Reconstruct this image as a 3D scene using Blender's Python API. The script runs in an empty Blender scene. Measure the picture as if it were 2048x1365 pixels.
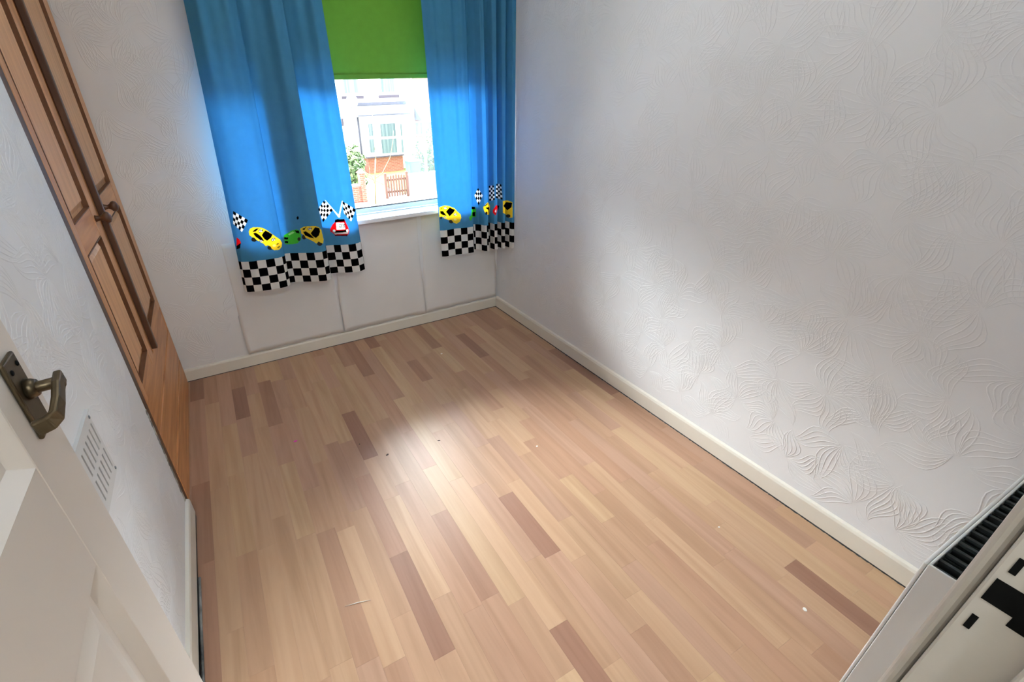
import bpy, bmesh, math, random
import numpy as np
from mathutils import Matrix, Vector

# ------------------------------------------------------------------ camera
F_PX, CX, CY = 930.58, 925.97, 686.36          # focal length and principal point, 2048x1365 frame
CAM = np.array([-1.5664, -2.5509, 1.36])
ROT = np.array([[0.88477, -0.46550, -0.02208],
                [-0.24210, -0.41864, -0.87529],
                [0.39821, 0.77977, -0.48310]])   # rows: right, down, forward
sc = bpy.context.scene
C = sc.collection
cd = bpy.data.cameras.new('camera')
cam = bpy.data.objects.new('camera', cd)
C.objects.link(cam)
r, d, f = (Vector(v).normalized() for v in ROT)
cam.matrix_world = Matrix(((r.x, -d.x, -f.x, CAM[0]), (r.y, -d.y, -f.y, CAM[1]), (r.z, -d.z, -f.z, CAM[2]), (0, 0, 0, 1)))
cd.sensor_width = 36
cd.lens = F_PX / 2048 * 36
cd.shift_x = (1024 - CX) / 2048
cd.shift_y = (CY - 682.5) / 2048
cd.clip_start = 0.02
cd.clip_end = 200
sc.camera = cam

# ------------------------------------------------------------------ world, exposure, light levels
w = bpy.data.worlds.new('overcast_sky')
sc.world = w
w.use_nodes = True
w.node_tree.nodes['Background'].inputs[0].default_value = (0.84, 0.92, 1.0, 1)
w.node_tree.nodes['Background'].inputs[1].default_value = 5.2
sc.view_settings.view_transform = 'Standard'
sc.view_settings.look = 'None'
sc.view_settings.exposure = 0.42
sc.view_settings.gamma = 1.0
sc.view_settings.use_curve_mapping = False
PENDANT_FILL_POWER = 18.0
LANDING_FILL_POWER = 24.0
sc.cycles.max_bounces = 12
sc.cycles.diffuse_bounces = 6
sc.cycles.transmission_bounces = 8
sc.cycles.transparent_max_bounces = 12
sc.cycles.sample_clamp_indirect = 6.0
sc.cycles.caustics_reflective = False
sc.cycles.caustics_refractive = False

rng = random.Random(7)
# veiled sun behind thin cloud on the far side of the street
sd_ = bpy.data.lights.new('veiled_sun', 'SUN')
sd_.energy = 140.0
sd_.angle = math.radians(98)
sd_.color = (0.93, 0.97, 1.0)
sun = bpy.data.objects.new('veiled_sun', sd_)
C.objects.link(sun)
sun.rotation_euler = Vector((-0.09, -0.50, -0.86)).to_track_quat('-Z', 'Y').to_euler()

# ------------------------------------------------------------------ helpers
def P(px, py, axis, val):
    """photo pixel -> point on the plane (axis = val)"""
    v = ROT.T @ np.array([px - CX, py - CY, F_PX])
    t = (val - CAM[axis]) / v[axis]
    return CAM + t * v

def srgb(rr, gg, bb):
    def c(u):
        u /= 255.0
        return u / 12.92 if u <= 0.04045 else ((u + 0.055) / 1.055) ** 2.4
    return (c(rr), c(gg), c(bb), 1)

def nodes(name):
    m = bpy.data.materials.new(name)
    m.use_nodes = True
    nt = m.node_tree
    return m, nt, nt.nodes, nt.links, nt.nodes['Principled BSDF']

def mat(name, col, rough=0.6, metal=0.0, noise=0.0, scale=8.0, bump=0.0, bscale=60.0, col2=None, stretch=(1, 1, 1), spec=0.5):
    m, nt, N, L, b = nodes(name)
    b.inputs['Base Color'].default_value = col
    b.inputs['Roughness'].default_value = rough
    b.inputs['Metallic'].default_value = metal
    b.inputs['Specular IOR Level'].default_value = spec
    g = N.new('ShaderNodeNewGeometry')
    mp = N.new('ShaderNodeMapping')
    mp.inputs['Scale'].default_value = stretch
    L.new(g.outputs['Position'], mp.inputs[0])
    if noise > 0 or col2:
        n = N.new('ShaderNodeTexNoise')
        n.inputs['Scale'].default_value = scale
        n.inputs['Detail'].default_value = 5
        L.new(mp.outputs[0], n.inputs['Vector'])
        cr = N.new('ShaderNodeValToRGB')
        if col2 is None:
            col2 = tuple(c * (1 - noise) for c in col[:3]) + (1,)
        cr.color_ramp.elements[0].position = 0.35
        cr.color_ramp.elements[1].position = 0.65
        cr.color_ramp.elements[0].color = col2
        cr.color_ramp.elements[1].color = col
        L.new(n.outputs['Fac'], cr.inputs[0])
        L.new(cr.outputs[0], b.inputs['Base Color'])
    if bump > 0:
        n2 = N.new('ShaderNodeTexNoise')
        n2.inputs['Scale'].default_value = bscale
        n2.inputs['Detail'].default_value = 4
        L.new(mp.outputs[0], n2.inputs['Vector'])
        bp = N.new('ShaderNodeBump')
        bp.inputs['Strength'].default_value = bump
        bp.inputs['Distance'].default_value = 0.002
        L.new(n2.outputs['Fac'], bp.inputs['Height'])
        L.new(bp.outputs[0], b.inputs['Normal'])
    return m

def link(name, me, parent=None, material=None):
    o = bpy.data.objects.new(name, me)
    C.objects.link(o)
    if material:
        me.materials.append(material)
    if parent:
        o.parent = parent
    return o

def mesh(name, verts, faces, material=None, parent=None, smooth=False):
    me = bpy.data.meshes.new(name)
    me.from_pydata([tuple(map(float, v)) for v in verts], [], faces)
    me.update()
    if smooth:
        me.polygons.foreach_set('use_smooth', [True] * len(me.polygons))
    return link(name, me, parent, material)

def from_bm(name, bm, material=None, parent=None, smooth=False):
    bmesh.ops.recalc_face_normals(bm, faces=bm.faces)
    me = bpy.data.meshes.new(name)
    bm.to_mesh(me)
    bm.free()
    if smooth:
        me.polygons.foreach_set('use_smooth', [True] * len(me.polygons))
    return link(name, me, parent, material)

def add_box(bm, x0, x1, y0, y1, z0, z1, bevel=0.0, seg=2):
    vs = [bm.verts.new((x, y, z)) for x in (x0, x1) for y in (y0, y1) for z in (z0, z1)]
    q = [(0, 1, 3, 2), (4, 6, 7, 5), (0, 4, 5, 1), (2, 3, 7, 6), (0, 2, 6, 4), (1, 5, 7, 3)]
    fs = [bm.faces.new([vs[i] for i in k]) for k in q]
    if bevel > 0:
        es = list({e for fc in fs for e in fc.edges})
        bmesh.ops.bevel(bm, geom=es, offset=bevel, segments=seg, affect='EDGES', profile=0.5)

def box(name, x0, x1, y0, y1, z0, z1, material, parent=None, bevel=0.0, seg=2):
    bm = bmesh.new()
    add_box(bm, x0, x1, y0, y1, z0, z1, bevel, seg)
    return from_bm(name, bm, material, parent)

def boxes(name, bl, material, parent=None, bevel=0.0):
    bm = bmesh.new()
    for b in bl:
        add_box(bm, *b, bevel=bevel)
    return from_bm(name, bm, material, parent)

def add_tube(bm, pts, rad, seg=10, cap=True):
    pts = [Vector(p) for p in pts]
    rads = rad if isinstance(rad, (list, tuple)) else [rad] * len(pts)
    rings = []
    up = None
    for i, p in enumerate(pts):
        t = (pts[min(i + 1, len(pts) - 1)] - pts[max(i - 1, 0)]).normalized()
        if up is None:
            up = t.orthogonal().normalized()
        up = (up - t * up.dot(t)).normalized()
        s = t.cross(up)
        rings.append([bm.verts.new(p + (up * math.cos(a) + s * math.sin(a)) * rads[i]) for a in [2 * math.pi * k / seg for k in range(seg)]])
    for a, b in zip(rings, rings[1:]):
        for k in range(seg):
            bm.faces.new((a[k], a[(k + 1) % seg], b[(k + 1) % seg], b[k]))
    if cap:
        bm.faces.new(rings[0])
        bm.faces.new(rings[-1][::-1])

def tube(name, pts, rad, material, parent=None, seg=10, smooth=True):
    bm = bmesh.new()
    add_tube(bm, pts, rad, seg)
    return from_bm(name, bm, material, parent, smooth)

def lathe(name, prof, origin, axis, material, parent=None, seg=24, smooth=True):
    """prof: (radius, height along axis)"""
    ax = Vector(axis).normalized()
    u = ax.orthogonal().normalized()
    v = ax.cross(u)
    o = Vector(origin)
    bm = bmesh.new()
    rings = []
    for rr, h in prof:
        rings.append([bm.verts.new(o + ax * h + (u * math.cos(a) + v * math.sin(a)) * max(rr, 1e-5)) for a in [2 * math.pi * k / seg for k in range(seg)]])
    for a, b in zip(rings, rings[1:]):
        for k in range(seg):
            bm.faces.new((a[k], a[(k + 1) % seg], b[(k + 1) % seg], b[k]))
    bmesh.ops.remove_doubles(bm, verts=bm.verts, dist=2e-5)
    return from_bm(name, bm, material, parent, smooth)

def empty(name, loc=(0, 0, 0)):
    o = bpy.data.objects.new(name, None)
    C.objects.link(o)
    o.empty_display_size = 0.1
    return o

def tag(o, label, cat, group=None):
    o['label'] = label
    o['category'] = cat
    if group:
        o['group'] = group
    return o

def structure(o, label=None):
    o['kind'] = 'structure'
    if label:
        o['label'] = label
    return o

# ------------------------------------------------------------------ materials
M = {}
M['paper'] = mat('embossed_wallpaper', srgb(230, 232, 234), 0.5, noise=0.02, scale=2, spec=0.35)
M['lining'] = mat('painted_lining_paper', srgb(231, 230, 228), 0.6, noise=0.03, scale=5, bump=0.15, bscale=25, spec=0.35)
M['gloss'] = mat('cream_white_gloss_paint', srgb(228, 224, 212), 0.3, noise=0.04, scale=6)
M['ceiling'] = mat('ceiling_emulsion', srgb(240, 238, 234), 0.8)
M['landing'] = mat('landing_emulsion', srgb(225, 220, 210), 0.8)
M['landfloor'] = mat('landing_carpet', srgb(140, 125, 110), 0.95, noise=0.2, scale=60)
M['door'] = mat('door_white_paint', srgb(214, 208, 200), 0.35, noise=0.02, scale=4)
M['upvc'] = mat('white_upvc', srgb(240, 241, 242), 0.25)
M['rubber'] = mat('black_gasket', srgb(40, 36, 46), 0.6)
M['brass'] = mat('aged_brass', srgb(100, 88, 68), 0.36, metal=0.85, noise=0.3, scale=40)
M['dark'] = mat('dark_void', srgb(16, 17, 17), 0.9, spec=0.1)
M['darkmetal'] = mat('dusty_dark_metal', srgb(45, 52, 52), 0.7, noise=0.5, scale=60)
M['radiator'] = mat('radiator_enamel', srgb(216, 216, 212), 0.3, noise=0.03, scale=10)
M['vent'] = mat('vent_painted_metal', srgb(214, 216, 216), 0.4)
M['screw'] = mat('dull_screw', srgb(130, 138, 145), 0.4, metal=0.6)
M['slot'] = mat('vent_dark', srgb(120, 120, 122), 0.9)
M['sealant'] = mat('dirty_sealant', srgb(190, 190, 182), 0.6, col2=srgb(35, 38, 38), scale=22, stretch=(1, 1, 1.0))
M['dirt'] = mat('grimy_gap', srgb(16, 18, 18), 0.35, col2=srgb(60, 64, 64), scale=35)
M['tape'] = mat('grey_strip', srgb(150, 150, 146), 0.4, col2=srgb(50, 52, 52), scale=14)
M['shade'] = mat('white_metal_bowl', srgb(240, 238, 232), 0.6)

def wood(name, c1, c2, rough=0.4, axis='z', sc1=1.0):
    """pine: long grain streaks along one axis"""
    m, nt, N, L, b = nodes(name)
    g = N.new('ShaderNodeNewGeometry')
    mp = N.new('ShaderNodeMapping')
    mp.inputs['Scale'].default_value = {'z': (1, 1, 0.07), 'y': (1, 0.07, 1)}[axis]
    L.new(g.outputs['Position'], mp.inputs[0])
    n = N.new('ShaderNodeTexNoise')
    n.inputs['Scale'].default_value = 38 * sc1
    n.inputs['Detail'].default_value = 6
    n.inputs['Distortion'].default_value = 0.6
    L.new(mp.outputs[0], n.inputs['Vector'])
    cr = N.new('ShaderNodeValToRGB')
    cr.color_ramp.elements[0].position = 0.3
    cr.color_ramp.elements[0].color = c2
    cr.color_ramp.elements[1].position = 0.62
    cr.color_ramp.elements[1].color = c1
    L.new(n.outputs['Fac'], cr.inputs[0])
    L.new(cr.outputs[0], b.inputs['Base Color'])
    b.inputs['Roughness'].default_value = rough
    return m
M['pine'] = wood('varnished_pine', srgb(212, 156, 108), srgb(182, 126, 82))
M['pine_panel'] = wood('varnished_pine_panel', srgb(218, 166, 118), srgb(192, 138, 94))
M['pine_y'] = wood('varnished_pine_board', srgb(208, 148, 94), srgb(172, 112, 66), axis='y')
M['brown'] = wood('dark_wood_and_strip_shade', srgb(88, 58, 40), srgb(58, 36, 24))
M['mould'] = mat('moulding_stain', srgb(112, 74, 48), 0.5, noise=0.3, scale=20)
M['knob'] = mat('dark_turned_wood', srgb(88, 56, 38), 0.4, noise=0.3, scale=30)

def laminate():
    m, nt, N, L, b = nodes('laminate_strip')
    oi = N.new('ShaderNodeObjectInfo')
    g = N.new('ShaderNodeNewGeometry')
    off = N.new('ShaderNodeCombineXYZ')
    mul = N.new('ShaderNodeMath'); mul.operation = 'MULTIPLY'; mul.inputs[1].default_value = 37.0
    L.new(oi.outputs['Random'], mul.inputs[0])
    L.new(mul.outputs[0], off.inputs[2])
    add = N.new('ShaderNodeVectorMath'); add.operation = 'ADD'
    L.new(g.outputs['Position'], add.inputs[0]); L.new(off.outputs[0], add.inputs[1])
    mp = N.new('ShaderNodeMapping'); mp.inputs['Scale'].default_value = (1, 0.055, 1)
    L.new(add.outputs[0], mp.inputs[0])
    n = N.new('ShaderNodeTexNoise'); n.inputs['Scale'].default_value = 60; n.inputs['Detail'].default_value = 5; n.inputs['Distortion'].default_value = 0.8
    L.new(mp.outputs[0], n.inputs['Vector'])
    n2 = N.new('ShaderNodeTexNoise'); n2.inputs['Scale'].default_value = 14; n2.inputs['Detail'].default_value = 3; n2.inputs['Distortion'].default_value = 1.5
    L.new(mp.outputs[0], n2.inputs['Vector'])
    cr = N.new('ShaderNodeValToRGB')
    cr.color_ramp.elements[0].position = 0.36; cr.color_ramp.elements[0].color = (0.88, 0.85, 0.82, 1)
    cr.color_ramp.elements[1].position = 0.56; cr.color_ramp.elements[1].color = (1, 1, 1, 1)
    L.new(n2.outputs['Fac'], cr.inputs[0])
    cr2 = N.new('ShaderNodeValToRGB')
    cr2.color_ramp.elements[0].position = 0.32; cr2.color_ramp.elements[0].color = (0.93, 0.92, 0.91, 1)
    cr2.color_ramp.elements[1].position = 0.6; cr2.color_ramp.elements[1].color = (1, 1, 1, 1)
    L.new(n.outputs['Fac'], cr2.inputs[0])
    m1 = N.new('ShaderNodeMix'); m1.data_type = 'RGBA'; m1.blend_type = 'MULTIPLY'; m1.inputs[0].default_value = 1
    L.new(oi.outputs['Color'], m1.inputs[6]); L.new(cr.outputs[0], m1.inputs[7])
    m2 = N.new('ShaderNodeMix'); m2.data_type = 'RGBA'; m2.blend_type = 'MULTIPLY'; m2.inputs[0].default_value = 1
    L.new(m1.outputs[2], m2.inputs[6]); L.new(cr2.outputs[0], m2.inputs[7])
    L.new(m2.outputs[2], b.inputs['Base Color'])
    b.inputs['Roughness'].default_value = 0.37
    b.inputs['Specular IOR Level'].default_value = 0.35
    return m
M['laminate'] = laminate()

# ------------------------------------------------------------------ room shell
XL, YF, ZC = -1.93, -2.535, 2.40        # left plane, door wall, ceiling
WX0, WX1, WZ0, WZ1 = -1.47, -0.05, 0.715, 2.02     # window opening
LX0, LX1, LY0 = -2.5, -0.5, -3.7        # landing

floor = structure(box('floor', -2.56, 0.30, -2.66, 0.30, -0.2, -0.009, M['dark']), 'pale wood strip laminate floor')
# laminate strips, each a piece of the floor
PAL = [(srgb(203, 171, 138), 6), (srgb(197, 163, 132), 6), (srgb(191, 155, 127), 4), (srgb(207, 177, 141), 4),
       (srgb(180, 143, 118), 2), (srgb(166, 129, 107), 0.9), (srgb(195, 161, 135), 4)]
SW = 0.0642
rows = int(2.0 / SW) + 1
nplank = 0
for i in range(rows):
    x1 = 0.006 - i * SW
    x0 = max(x1 - SW, XL - 0.0)
    if x1 - x0 < 0.01:
        continue
    y = 0.008 - 0.0
    first = True
    while y > -2.60:
        ln = rng.choice((0.24, 0.3, 0.38, 0.45, 0.52, 0.6)) * rng.uniform(0.92, 1.08)
        if first:
            ln *= rng.uniform(0.3, 1.0)
            first = False
        y0 = max(y - ln, -2.62)
        if y0 + 2.62 < 0.08:
            y0 = -2.62
        bm = bmesh.new()
        g = 0.00006
        add_box(bm, x0 + g, x1 - g, y0 + g, y - g, -0.008, 0.0)
        top = [e for e in bm.edges if all(v.co.z > -0.001 for v in e.verts)]
        bmesh.ops.bevel(bm, geom=top, offset=0.00018, segments=1, affect='EDGES')
        o = from_bm('floor_strip', bm, M['laminate'], floor)
        c = rng.choices([p[0] for p in PAL], [p[1] for p in PAL])[0]
        k = rng.uniform(0.95, 1.05)
        o.color = (c[0] * k * .85, c[1] * k * .80, c[2] * k * .80, 1)
        nplank += 1
        y = y0

# back wall round the window opening (solid, 0.26 thick)
YB0, YB1 = 0.012, 0.27
wall_back = structure(boxes('wall_back', [(-2.56, WX0, YB0, YB1, -0.2, ZC + .1), (WX1, 0.30, YB0, YB1, -0.2, ZC + .1),
                                          (WX0, WX1, YB0, YB1, -0.2, WZ0), (WX0, WX1, YB0, YB1, WZ1, ZC + .1)], M['paper']),
                      'white embossed wallpapered wall around the window')
wall_right = structure(box('wall_right', 0.012, 0.30, -2.66, YB0, -0.2, ZC + .1, M['paper']), 'long white wall with embossed leaf wallpaper')
WLX, WLY = -1.917, -1.035
wall_left = structure(box('wall_left', -2.56, WLX, -2.64, WLY, -0.2, ZC + .1, M['paper']), 'white embossed wall with an air vent beside the open door')
wall_alcove = structure(box('wall_alcove', -2.60, -2.52, WLY, YB0, -0.2, ZC + .1, M['paper']))
ceiling = structure(box('ceiling', -2.60, 0.30, LY0 - .1, 0.30, ZC, ZC + 0.1, M['ceiling']))
DX0, DX1, DZ = -1.875, -1.11, 2.02       # doorway
wall_front = structure(boxes('wall_front', [(WLX, DX0 - .02, YF - .105, YF, -0.2, ZC), (DX1 + .02, 0.012, YF - .105, YF, -0.2, ZC),
                                            (DX0 - .02, DX1 + .02, YF - .105, YF, DZ + .02, ZC)], M['paper']))
structure(box('floor_landing', LX0 - .1, LX1 + .1, LY0 - .1, -2.625, -0.2, -0.002, M['landfloor']))
structure(boxes('wall_landing', [(LX0 - .1, LX0, LY0, -2.64, -0.1, ZC), (LX1, LX1 + .1, LY0, -2.64, -0.1, ZC), (LX0 - .1, LX1 + .1, LY0 - .1, LY0, -0.1, ZC)], M['landing']))

# ---- embossed leaf relief of the wallpaper: raised ridges
def leaf_relief(name, parent, u0, u1, v0, v1, to3d, seed, holes=(), h=0.0011, wd=0.005):
    R = random.Random(seed)
    verts, faces = [], []
    sp = 0.165
    nodes_ = []
    j = 0
    v = v0 - 0.05
    while v < v1 + 0.1:
        u = u0 - 0.05 + (sp / 2 if j % 2 else 0)
        while u < u1 + 0.1:
            nodes_.append((u + R.uniform(-.035, .035), v + R.uniform(-.03, .03)))
            u += sp
        v += sp * 0.86
        j += 1
    nseg = 9
    for (nu, nv) in nodes_:
        base = R.uniform(0, 6.28)
        turn = R.choice((-1, 1))
        nl = R.choice((4, 4, 5))
        for k in range(nl):
            ang = base + k * .95 + R.uniform(-.15, .15)
            Ln = R.uniform(.105, .18)
            wid = R.uniform(.024, .036)
            bend = turn * R.uniform(.02, .05)
            ns = R.choice((5, 5, 6))
            for s in range(ns):
                q = -1 + 2 * s / (ns - 1)
                tl = Ln * (1.0 if abs(q) > .9 else R.uniform(.78, .98))
                prev = None
                pts = []
                for i in range(nseg + 1):
                    t = i / nseg * tl / Ln
                    a = t * Ln + .006
                    b_ = wid * q * math.sin(math.pi * min(t, 1) ** .85) + bend * math.sin(2 * math.pi * t * .8) * .55 + bend * t * t
                    pts.append((nu + a * math.cos(ang) - b_ * math.sin(ang), nv + a * math.sin(ang) + b_ * math.cos(ang)))
                if any(not (u0 < p[0] < u1 and v0 < p[1] < v1) for p in pts):
                    continue
                if any(hx0 < p[0] < hx1 and hy0 < p[1] < hy1 for p in pts[::3] for (hx0, hx1, hy0, hy1) in holes):
                    continue
                b0 = len(verts)
                for i, p in enumerate(pts):
                    a_, c_ = pts[max(i - 1, 0)], pts[min(i + 1, nseg)]
                    tx, ty = c_[0] - a_[0], c_[1] - a_[1]
                    ll = math.hypot(tx, ty) or 1
                    nx, ny = -ty / ll, tx / ll
                    taper = .35 + .65 * math.sin(math.pi * (i + .3) / (nseg + .6))
                    hw = wd / 2 * taper
                    verts.append(to3d(p[0] + nx * hw, p[1] + ny * hw, -0.0003))
                    verts.append(to3d(p[0], p[1], h * taper))
                    verts.append(to3d(p[0] - nx * hw, p[1] - ny * hw, -0.0003))
                for i in range(nseg):
                    k0 = b0 + 3 * i
                    faces.append((k0, k0 + 1, k0 + 4, k0 + 3))
                    faces.append((k0 + 1, k0 + 2, k0 + 5, k0 + 4))
    o = mesh(name, verts, faces, M['paper'], parent, smooth=True)
    o['kind'] = 'stuff'
    return o
leaf_relief('wallpaper_relief', wall_right, YF + .01, 0.005, 0.085, 2.2, lambda u, v, h: (0.012 - h, u, v), 3, h=0.0012)
leaf_relief('wallpaper_relief', wall_back, XL, 0.005, 0.075, 2.2, lambda u, v, h: (u, YB0 - h, v), 5,
            holes=((WX0 - .02, WX1 + .02, WZ0 - .06, WZ1 + .05), (-1.6, 0.1, 0, WZ0)), h=0.0021)
leaf_relief('wallpaper_relief', wall_left, YF + .01, WLY - .005, 0.10, 2.2, lambda u, v, h: (WLX + h, u, v), 9,
            holes=((-1.68, -1.46, .59, .79),), h=0.0012)

# ---- lining sheets under the window, edges lifting
def sheet(x0, x1, z0, z1, lift_l, lift_r, lb):
    nx, nz = 28, 24
    verts, faces = [], []
    for j in range(nz + 1):
        for i in range(nx + 1):
            s, t = i / nx, j / nz
            z = z0 + (z1 - z0) * t
            low = max(0, 1 - t / 0.55) ** 1.5
            x = x0 + (x1 - x0) * s
            y = 0.0116 - .0045 * min(low * 1.6, 1) - lift_l * max(0, 1 - s / .18) ** 2 * low - lift_r * max(0, (s - .82) / .18) ** 2 * low
            y -= 0.0007 * (1 + math.sin(7 * s + 3 * t)) * (1 - t) + 0.002 * max(0, 1 - t / .08)
            x += (-0.0015 * low + .0014 * (1 - low) if s > .99 else 0) + (0.0015 * low - .0014 * (1 - low) if s < .01 else 0)
            if (s < .01 or s > .99) and t > .35:
                y = max(y, 0.0128)
            zz = z + (0.0025 * math.sin(23 * s + lb) + 0.0015 * math.sin(61 * s) if j == 0 else 0)
            verts.append((x, y, zz))
    for j in range(nz):
        for i in range(nx):
            a = j * (nx + 1) + i
            faces.append((a, a + 1, a + nx + 2, a + nx + 1))
    o = mesh('lining_sheet', verts, faces, M['lining'], wall_back, smooth=True)
    sm = o.modifiers.new('thickness', 'SOLIDIFY')
    sm.thickness = 0.0015
    sm.offset = -1
    return o
sheet(-1.605, -1.0655, 0.078, 0.70, 0.008, 0.003, 0)
sheet(-1.0625, -0.5305, 0.078, 0.70, 0.010, 0.012, 2)
sheet(-0.5275, 0.006, 0.078, 0.70, 0.001, 0.0, 4)

# ---- skirting boards
def skirting(name, prof, a, b, along, m):
    """prof: list of (out, z); along 'x' or 'y'"""
    verts, n = [], len(prof)
    for t in (a, b):
        for o_, z in prof:
            verts.append((t, o_, z) if along == 'x' else (o_, t, z))
    faces = [(i, (i + 1) % n, n + (i + 1) % n, n + i) for i in range(n)] + [tuple(range(n))[::-1], tuple(range(n, 2 * n))]
    bm = bmesh.new()
    vs = [bm.verts.new(v) for v in verts]
    for fc in faces:
        bm.faces.new([vs[i] for i in fc])
    return structure(from_bm(name, bm, m))
skirting('baseboard_back', [(0.013, 0.0015), (0.0, 0.0015), (0.0, 0.062), (0.003, 0.069), (0.013, 0.072)], XL, -0.0005, 'x', M['gloss'])
skirting('baseboard_right', [(0.013, 0.003), (0.0, 0.003), (-0.0005, 0.066), (0.003, 0.075), (0.013, 0.080)], YF, 0.0, 'y', M['gloss'])
skirting('baseboard_left', [(WLX - .001, 0.022), (WLX + .013, 0.022), (WLX + .013, 0.082), (WLX + .010, 0.090), (WLX - .001, 0.094)], YF, WLY + .004, 'y', M['gloss'])
# grime in the gap between floor and skirting
def grime(name, fn, n, seed, m):
    R = random.Random(seed)
    verts, faces = [], []
    for i in range(n + 1):
        t = i / n
        w1 = R.uniform(.0006, .0036)
        for p in fn(t, w1):
            verts.append(p)
    for i in range(n):
        k = 3 * i
        faces += [(k, k + 1, k + 4, k + 3), (k + 1, k + 2, k + 5, k + 4)]
    return structure(mesh(name, verts, faces, m))
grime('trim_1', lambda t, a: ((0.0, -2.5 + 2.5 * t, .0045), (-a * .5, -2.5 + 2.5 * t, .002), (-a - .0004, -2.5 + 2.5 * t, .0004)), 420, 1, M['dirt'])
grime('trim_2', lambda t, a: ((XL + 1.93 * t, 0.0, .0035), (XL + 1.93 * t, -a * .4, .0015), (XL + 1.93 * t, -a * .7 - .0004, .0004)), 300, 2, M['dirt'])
# gap under the left skirting: dark gap and a loose grey strip
structure(box('trim_3', WLX - .001, WLX + .011, YF, WLY + .002, 0.0003, 0.0218, M['dirt']))
tr = [(WLX + .016 + .004 * math.sin(5 * t) * t, WLY - .28 - 1.05 * t, .004) for t in [i / 30 for i in range(31)]]
structure(tube('trim_4', tr, 0.0045, M['tape'], seg=6))
# ragged sealant down the edge of the left wall by the wardrobe
R5 = random.Random(11)
vv, ff = [], []
nz = 60
for i in range(nz + 1):
    z = 0.094 + 0.40 * i / nz
    a = R5.uniform(.004, .010)
    vv += [(WLX + .0002, WLY - .004 - a, z), (WLX + R5.uniform(.0015, .003), WLY - .001, z), (WLX - .003, WLY + .002, z)]
for i in range(nz):
    k = 3 * i
    ff += [(k, k + 1, k + 4, k + 3), (k + 1, k + 2, k + 5, k + 4)]
structure(mesh('trim_5', vv, ff, M['sealant']))

# ------------------------------------------------------------------ window
def glass():
    m, nt, N, L, b = nodes('window_glass')
    N.remove(b)
    out = N['Material Output']
    tr_ = N.new('ShaderNodeBsdfTransparent'); tr_.inputs[0].default_value = (.97, .98, .98, 1)
    gl = N.new('ShaderNodeBsdfGlossy'); gl.inputs['Roughness'].default_value = 0.02
    fr = N.new('ShaderNodeFresnel'); fr.inputs[0].default_value = 1.45
    mx = N.new('ShaderNodeMixShader')
    L.new(fr.outputs[0], mx.inputs[0]); L.new(tr_.outputs[0], mx.inputs[1]); L.new(gl.outputs[0], mx.inputs[2])
    # misted film (condensation) towards one side of the big pane
    g = N.new('ShaderNodeNewGeometry'); sx = N.new('ShaderNodeSeparateXYZ')
    L.new(g.outputs['Position'], sx.inputs[0])
    no = N.new('ShaderNodeTexNoise'); no.inputs['Scale'].default_value = 9
    L.new(g.outputs['Position'], no.inputs['Vector'])
    ad = N.new('ShaderNodeMath'); ad.operation = 'MULTIPLY_ADD'; ad.inputs[1].default_value = 0.05
    L.new(no.outputs['Fac'], ad.inputs[0]); L.new(sx.outputs['X'], ad.inputs[2])
    xe = P(817, 300, 1, 0.11)[0] + 0.025
    mr = N.new('ShaderNodeMapRange'); mr.interpolation_type = 'SMOOTHSTEP'
    mr.inputs['From Min'].default_value = xe - 0.02; mr.inputs['From Max'].default_value = xe + 0.03
    mr.inputs['To Min'].default_value = 0.0; mr.inputs['To Max'].default_value = 0.009
    L.new(ad.outputs[0], mr.inputs['Value'])
    tl = N.new('ShaderNodeBsdfTranslucent'); tl.inputs[0].default_value = (.95, .96, .97, 1)
    mx2 = N.new('ShaderNodeMixShader')
    L.new(mr.outputs[0], mx2.inputs[0]); L.new(mx.outputs[0], mx2.inputs[1]); L.new(tl.outputs[0], mx2.inputs[2])
    L.new(mx2.outputs[0], out.inputs[0])
    return m
M['glass'] = glass()
win = structure(empty('window_1'), 'white plastic framed window with a wide fixed pane')
fy0, fy1 = 0.085, 0.15
def wbar(name, x0, x1, z0, z1, y0=fy0, y1=fy1):
    return box(name, x0, x1, y0, y1, z0, z1, M['upvc'], win, bevel=0.004)
ZS = 0.738         # sill top
wbar('frame_bottom', WX0, WX1, ZS - .002, ZS + .028)
wbar('frame_top', WX0, WX1, WZ1 - .05, WZ1)
wbar('frame_side', WX0, WX0 + .045, ZS + .0285, WZ1 - .0505)
wbar('frame_side', WX1 - .05, WX1, ZS + .0285, WZ1 - .0505)
wbar('mullion', -1.285, -1.165, ZS + .0285, WZ1 - .0505, fy0 - .006, fy1)
for (x0, x1) in ((WX0 + .045, -1.285), (-1.165, WX1 - .05)):
    box('pane', x0 + .0005, x1 - .0005, 0.109, 0.110, ZS + .0285, WZ1 - .0505, M['glass'], win)
    box('gasket', x0 + .0005, x1 - .0005, fy0 + .004, fy0 + .022, ZS + .0285, ZS + .0335, M['rubber'], win)
box('window_sill', WX0 - .03, WX1 + .025, -0.062, 0.086, ZS - .024, ZS, M['upvc'], win, bevel=0.006, seg=3)
M['render_white'] = mat('white_render', srgb(236, 236, 236), 0.8, noise=0.02, scale=3)

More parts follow.
